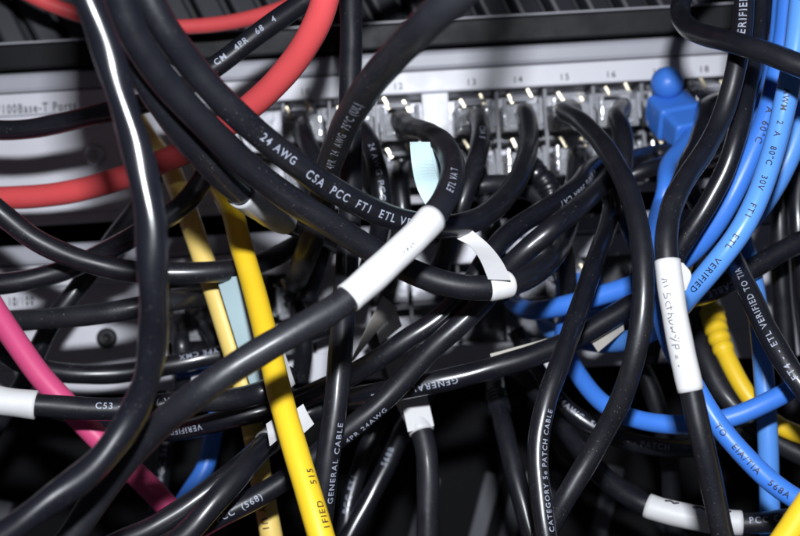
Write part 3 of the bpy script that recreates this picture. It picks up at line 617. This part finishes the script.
GROUPS = {'black_shiny': 'tangled black network cables', 'black': 'tangled black network cables', 'black_gloss': 'tangled black network cables', 'black_matte': 'tangled black network cables', 'red': 'red network cables',
          'yellow': 'yellow network cables', 'pale_yellow': 'yellow network cables', 'blue': 'blue network cables', 'pale_blue': 'blue network cables', 'pink': None}
NAMES = {'black': 'black_network_cable', 'red': 'red_network_cable', 'yellow': 'yellow_network_cable', 'pale_yellow': 'yellow_network_cable', 'blue': 'blue_network_cable', 'pale_blue': 'blue_network_cable', 'pink': 'pink_network_cable'}
for ci, c in enumerate(CABLES):
    a, b = OFF[ci], OFF[ci + 1]
    P = atv(np.c_[XY[a:b], D[a:b]]); P = resample(P, .0013); pa = Path(P); c['path'] = pa; rad = c['r'] * .001
    e = root(NAMES.get(c['mt'], 'black_network_cable'), P[len(P) // 2], c['label'], 'cable', GROUPS[c['mt']]); c['root'] = e
    rnd = random.Random(ci); f1, f2, ph = rnd.uniform(.9, 1.3), rnd.uniform(.35, .5), rnd.uniform(0, 6); am = .016 * c['wob']
    lump = lambda s, th: am * np.sin(2 * th + s * 2 * math.pi / (.013 * f1) + ph) + am * .9 * np.sin(th * 1 + s * 2 * math.pi / (.031 * f2 * 2) + ph * 2) + am * .6 * np.sin(s * 2 * math.pi / .045 + ph)
    mk('jacket', *tube(P, rad, 22, True, lump), c['mt'], e, True)
    ink = 'ink_white' if c['mt'].startswith('black') else 'ink_black'
    for (s, x, y, rd, phi, size) in c['text']:
        # reading direction: as authored along the picture, start pixel -> away along the strand
        lettering(pa, rad * 1.012, s, x, y, c.get('rd', 1) * rd, phi, size, ink, e)
    for (p0, p1, m, th) in c['sleeve']:
        q0, q1 = sorted((pa.near(*p0), pa.near(*p1))); n = max(8, int((q1 - q0) / .001)); q = np.linspace(q0, q1, n)
        rs = np.full(n, rad * 1.02 + th * .001) * (1 + .015 * np.sin(np.linspace(0, 9, n) + ci)); rs[0] = rs[-1] = rad * 1.0
        q = np.r_[q[0], q[0], q[1:-1], q[-1], q[-1]]; q[1] += .00003; q[-2] -= .00003; rs = np.r_[rs[0], rs[1], rs[1:-1], rs[-2], rs[-1]]
        V, F = tube(pa.pt(q), rs, 26, False, lambda s, th_: .02 * np.sin(th_ * 3 + s * 120) + .012 * np.sin(s * 700 + th_ * 2))
        c.setdefault('sl', []).append((mk('label_sleeve', V, F, m, e, True), q0, q1, rad + th * .001))
    if c['plug'] is not None: rj45(*c['plug'], e, ci)
    if c['ribs']:
        p0, p1, k0, k1 = c['ribs']; q0, q1 = sorted((pa.near(*p0), pa.near(*p1))); n = 40; q = np.linspace(q0, q1, n)
        rs = rad * (np.linspace(k0, k1, n) + np.where((np.arange(n) // 4) % 2 == 0, .0, -.13)); rs[0] = rs[-1] = rad * .98
        mk('strain_relief', *tube(pa.pt(q), rs, 20, False), c['mt'], e, True)
    if c['boot'] in ('blue', 'blue_small'):
        k = 1.0 if c['boot'] == 'blue' else .95
        secs = [(-.001, 11.6, 9.2), (-.0005, 12.4, 10.0), (.0074, 12.8, 10.2), (.0080, 12.2, 9.6), (.0081, 11.0, 8.6), (.0148, 10.2, 8.2), (.0154, 9.4, 7.4), (.0155, 5.0, 4.6)]
        V, F = [], []; ns = 40; e0 = port(*c['plug']) - np.array([0, -.001, .0008]); T = BOOT_DIR
        for (q, wd, ht) in secs:
            C = e0 + T * q * k; X = np.array([1., 0, 0]) - T * T[0]; X /= np.linalg.norm(X); Z = np.cross(X, T)
            for t in range(ns):
                a_ = t / ns * 2 * math.pi; ca, sa = math.cos(a_), math.sin(a_)
                V.append(C + X * (math.copysign(abs(ca) ** .28, ca) * wd * .0005 * k) + Z * (math.copysign(abs(sa) ** .28, sa) * ht * .0005 * k))
        for i in range(len(secs) - 1):
            for t in range(ns): F.append([i * ns + t, i * ns + (t + 1) % ns, (i + 1) * ns + (t + 1) % ns, (i + 1) * ns + t])
        F.append(list(range(ns))); F.append([(len(secs) - 1) * ns + t for t in range(ns)][::-1])
        bt = mk('boot', V, F, 'blue', e); md = bt.modifiers.new('bevel', 'BEVEL'); md.width = .0005; md.segments = 2; md.limit_method = 'ANGLE'
        if c['boot'] == 'blue':
            C = e0 + np.array([-.0008, -.0046, .0066]); Vk, Fk = [], []
            for i in range(13):
                u = math.pi * i / 12
                for t in range(20):
                    a_ = t / 20 * 2 * math.pi; Vk.append(C + np.array([.0046 * math.sin(u) * math.cos(a_), -.0046 * math.cos(u), .0046 * math.sin(u) * math.sin(a_)]))
            for i in range(12):
                for t in range(20): Fk.append([i * 20 + t, i * 20 + (t + 1) % 20, (i + 1) * 20 + (t + 1) % 20, (i + 1) * 20 + t])
            mk('latch_cover', Vk, Fk, 'blue', bt, True)

# ------------------------------------------------------------------ paper tags and ink
def find(k): return next(c for c in CABLES if k in c['label'])
def ribbon(name, Le, Re, m, parent, th=.00014, n=26):
    A = resample(atv(crom(Le, 3)), .0004); B = resample(atv(crom(Re, 3)), .0004)
    pick = lambda Q: np.stack([np.interp(np.linspace(0, 1, n), np.linspace(0, 1, len(Q)), Q[:, k]) for k in range(3)], 1)
    A, B = pick(A), pick(B); W = 5; G = np.stack([A + (B - A) * t for t in np.linspace(0, 1, W)], 1)
    du = np.gradient(G, axis=0); dv = np.gradient(G, axis=1); N = np.cross(du, dv); N /= np.linalg.norm(N, axis=2)[..., None] + 1e-12
    V = np.vstack([(G + N * th / 2).reshape(-1, 3), (G - N * th / 2).reshape(-1, 3)]); F = []; o = n * W
    for i in range(n - 1):
        for k in range(W - 1):
            a = i * W + k; F.append([a, a + 1, a + W + 1, a + W]); F.append([o + a, o + a + W, o + a + W + 1, o + a + 1])
    for i in range(n - 1):
        a = i * W; F.append([a, a + W, o + a + W, o + a]); a += W - 1; F.append([a, o + a, o + a + W, a + W])
    for k in range(W - 1):
        F.append([k, o + k, o + k + 1, k + 1]); a = (n - 1) * W + k; F.append([a, a + 1, o + a + 1, o + a])
    return mk(name, V, F, m, parent, False)
def scribble(c, sl, start, rd, phi, size, strokes, wd=.00022):
    """pen strokes laid on a sleeve; strokes in letter units"""
    pa = c['path']; _, q0, q1, rr = sl; qs = pa.near(*start); V, F = [], []
    for st in strokes:
        st = np.asarray(st, float); dd = np.r_[0, np.cumsum(np.linalg.norm(np.diff(st, axis=0), axis=1))]; n = max(4, int(dd[-1] / .12))
        u = np.stack([np.interp(np.linspace(0, dd[-1], n), dd, st[:, k]) for k in range(2)], 1); tg = np.gradient(u, axis=0); tg /= np.linalg.norm(tg, axis=1)[:, None] + 1e-9
        nr = np.stack([-tg[:, 1], tg[:, 0]], 1); b = len(V)
        for sg in (-1, 1):
            w_ = u * size + nr * sg * wd / 2
            q = qs + rd * w_[:, 0]; C = pa.pt(q); T = pa.tn(q) * rd; Cv = CAM - C; Cv -= T * (Cv * T).sum(1)[:, None]; Cv /= np.linalg.norm(Cv, axis=1)[:, None]
            S = np.cross(Cv, T); ph = w_[:, 1] / rr + phi; V += list(C + (rr * 1.055) * (np.cos(ph)[:, None] * Cv + np.sin(ph)[:, None] * S))
        for i in range(n - 1): F.append([b + i, b + i + 1, b + n + i + 1, b + n + i])
    return mk('handwriting', V, F, 'ink_black', sl[0])
c = find('folded white paper tag'); e = c['root']; pa = c['path']; rad = c['r'] * .001
ql, qr = pa.near(489, 288), pa.near(511, 284); q = np.linspace(ql, qr, 14); rs = np.full(14, rad + .0003); rs[0] = rs[-1] = rad
mk('tag_wrap', *tube(pa.pt(q), rs, 24, False), 'label_white', e, True)
dz = (pa.pt(ql) - CAM) @ FW * 1000 - 3.2
g4 = find('CSA PCC FT1 ETL'); d4 = (g4['path'].pt(g4['path'].near(448, 227)) - CAM) @ FW * 1000 + 4.2
ribbon('paper_tag', [(440, 221, d4), (456, 238, d4 - 1), (470, 246, d4 - 3), (480, 260, (d4 + dz) / 2 - 1), (488, 279, dz)], [(453, 214, d4 + 1), (474, 232, d4 - 1), (490, 246, d4 - 4), (503, 263, (d4 + dz) / 2 - 2), (511, 280, dz)], 'label_white', e)
tg = ribbon('paper_tag', [(410, 142, d4 + 2), (412, 165, d4 + 1), (417, 188, d4 + 3), (427, 207, d4 + 3), (439, 221.5, d4 + .4)], [(430, 142, d4 - 1), (433, 162, d4 - 1), (439, 182, d4 + 3), (444, 200, d4 + 5), (452, 214, d4 + 1.3)], 'label_cyan', e); tag(tg, 'pale cyan upper end of the paper tag')
tg = ribbon('paper_tag', [(426, 160, d4 + 5), (432, 172, d4 + 4), (436, 186, d4 + 5)], [(432, 146, d4 + 6), (441, 168, d4 + 7), (438, 190, d4 + 6)], 'label_cyan', e)
c = find('bright yellow'); e = c['root']
tg = ribbon('paper_tag', [(217, 279, 292), (229, 318, 291), (246, 372, 290), (257, 402, 290)], [(238, 276, 287), (248, 310, 287), (259, 350, 286), (268, 392, 286)], 'label_cyan', e); tag(tg, 'pale cyan paper tag tucked behind the yellow cable')
ribbon('paper_tag', [(262, 318, 284), (270, 350, 283), (281, 398, 284)], [(272, 322, 280), (284, 352, 279), (295, 384, 280)], 'label_white', e)
c = find('white paper wrap'); e = c['root']
ribbon('paper_tag', [(266, 424, 259), (268, 434, 257), (270, 446, 257)], [(272, 420, 261), (276, 430, 259), (277, 440, 259)], 'label_white', e)
ribbon('paper_tag', [(292, 412, 254), (299, 424, 253), (304, 433, 253)], [(303, 404, 257), (309, 416, 256), (314, 424, 256)], 'label_white', e)
c = find('crumpled white tag at bottom'); e = c['root']
ribbon('paper_tag', [(383, 296, 296), (368, 325, 292), (351, 361, 290)], [(398, 308, 298), (378, 330, 297), (353, 361, 294)], 'label_dull', e)
ribbon('paper_tag', [(376, 330, 297), (380, 344, 296)], [(396, 309, 299), (402, 326, 298)], 'label_white', e)
ribbon('paper_tag', [(383, 348, 298), (386, 368, 298), (396, 398, 300)], [(410, 336, 300), (408, 362, 300), (414, 395, 301)], 'label_dull', e)
ribbon('paper_tag', [(398, 392, 296), (404, 414, 294), (408, 432, 293)], [(425, 388, 298), (430, 408, 296), (434, 426, 295)], 'label_white', e)
c = find('long black cable printed GENERAL'); e = c['root']; pa = c['path']
def dep(c, x, y): return (c['path'].pt(c['path'].near(x, y)) - CAM) @ FW * 1000
ribbon('paper_tag', [(492, 362, dep(c, 492, 368) + 1), (520, 355, dep(c, 520, 360) + 1), (554, 346, dep(c, 554, 348) + 1)], [(490, 354, dep(c, 492, 368) + 2.5), (520, 346, dep(c, 520, 360) + 2.5), (553, 337, dep(c, 554, 348) + 2.5)], 'label_dull', e)
ribbon('paper_tag', [(590, 340, dep(c, 590, 332) + 1), (622, 318, dep(c, 620, 312) + 1)], [(598, 352, dep(c, 590, 332) + 3), (624, 330, dep(c, 620, 312) + 3)], 'label_dull', e)
c = find('handwritten white sleeve'); e = c['root']; d1 = dep(c, 670, 275)
ribbon('paper_tag', [(678, 262, d1 + 1), (680, 276, d1 + 1), (682, 291, d1 + 1)], [(683, 263, d1 + 1.5), (691, 274, d1 + 2), (686, 290, d1 + 1.5)], 'label_white', e)
G = lambda x, *s: [[(x + a, b) for a, b in q] for q in s]
wr = (G(0, [(0, 0), (.1, .8), (.15, .9), (.5, .85), (.6, 0)]) + G(1.0, [(0, 1.3), (.05, 0)]) + G(1.9, [(.6, 1.1), (.1, 1.1), (0, .6), (.5, .6), (.55, .1), (0, 0)])
      + G(3.0, [(.5, .8), (0, .6), (.1, .1), (.6, .1)], [(.9, 1.3), (.85, 0)], [(.6, .8), (1.2, .9)]) + G(4.6, [(0, 1.2), (.05, 0)], [(.05, .6), (.4, .7), (.5, 0)])
      + G(5.5, [(0, .7), (.1, 0), (.5, .1), (.55, .7)], [(.8, .7), (.9, 0), (1.2, .5), (1.4, 0), (1.7, .8)]) + G(7.6, [(0, .8), (.3, .3)], [(.7, .9), (.2, -.5)], [(.9, 1.3), (.95, 1.1)], [(.5, 1.3), (.55, 1.1)])
      + G(8.9, [(0, .8), (.05, -.4)], [(0, .8), (.5, .8), (.5, .3), (.05, .2)]) + G(10.2, [(0, .4), (.6, .45)], [(.1, 0), (.6, .05)]) + G(11.8, [(0, .1), (.15, .2)]))
scribble(c, c['sl'][0], (669, 277), 1, -.55, .00135, [[(a * 1.05 + random.uniform(-.14, .14), b * .78 + random.uniform(-.14, .14)) for a, b in q] for q in wr], wd=.00014)
c = find('long white sleeve at centre'); scribble(c, c['sl'][0], (397, 254), 1, -.35, .0010, G(0, [(0, .2), (.5, .8)], [(.9, .1), (1.2, .7), (1.3, .2)]) + G(2, [(0, 0), (.1, .6)], [(.5, .7), (.9, .2)]), wd=.00014)
c = find('crumpled white sleeve and print'); scribble(c, c['sl'][0], (664, 512), 1, .75, .0011, G(0, [(0, .4), (1.2, .9), (2.0, .3), (3.0, .8)]) + G(6, [(0, .2), (1.5, .9), (2.2, .3), (4, .8), (5.5, .2)]) + G(12.5, [(0, .2), (.4, .9), (.8, .2), (1.6, .7)]), wd=.0005)

c = find('left clear plug of the lower switch'); e = c['root']
p = at(196, 372, 322); mk('latch_bar', *box(p, (.0105, .003, .0017), .0004, Matrix.Rotation(-.12, 3, 'Y')), 'blue', e)
p = at(196, 384, 323); mk('latch_stem', *box(p, (.0022, .0022, .0055), .0004), 'label_white', e)
for o in bpy.data.objects:
    if '_org' in o: del o['_org']
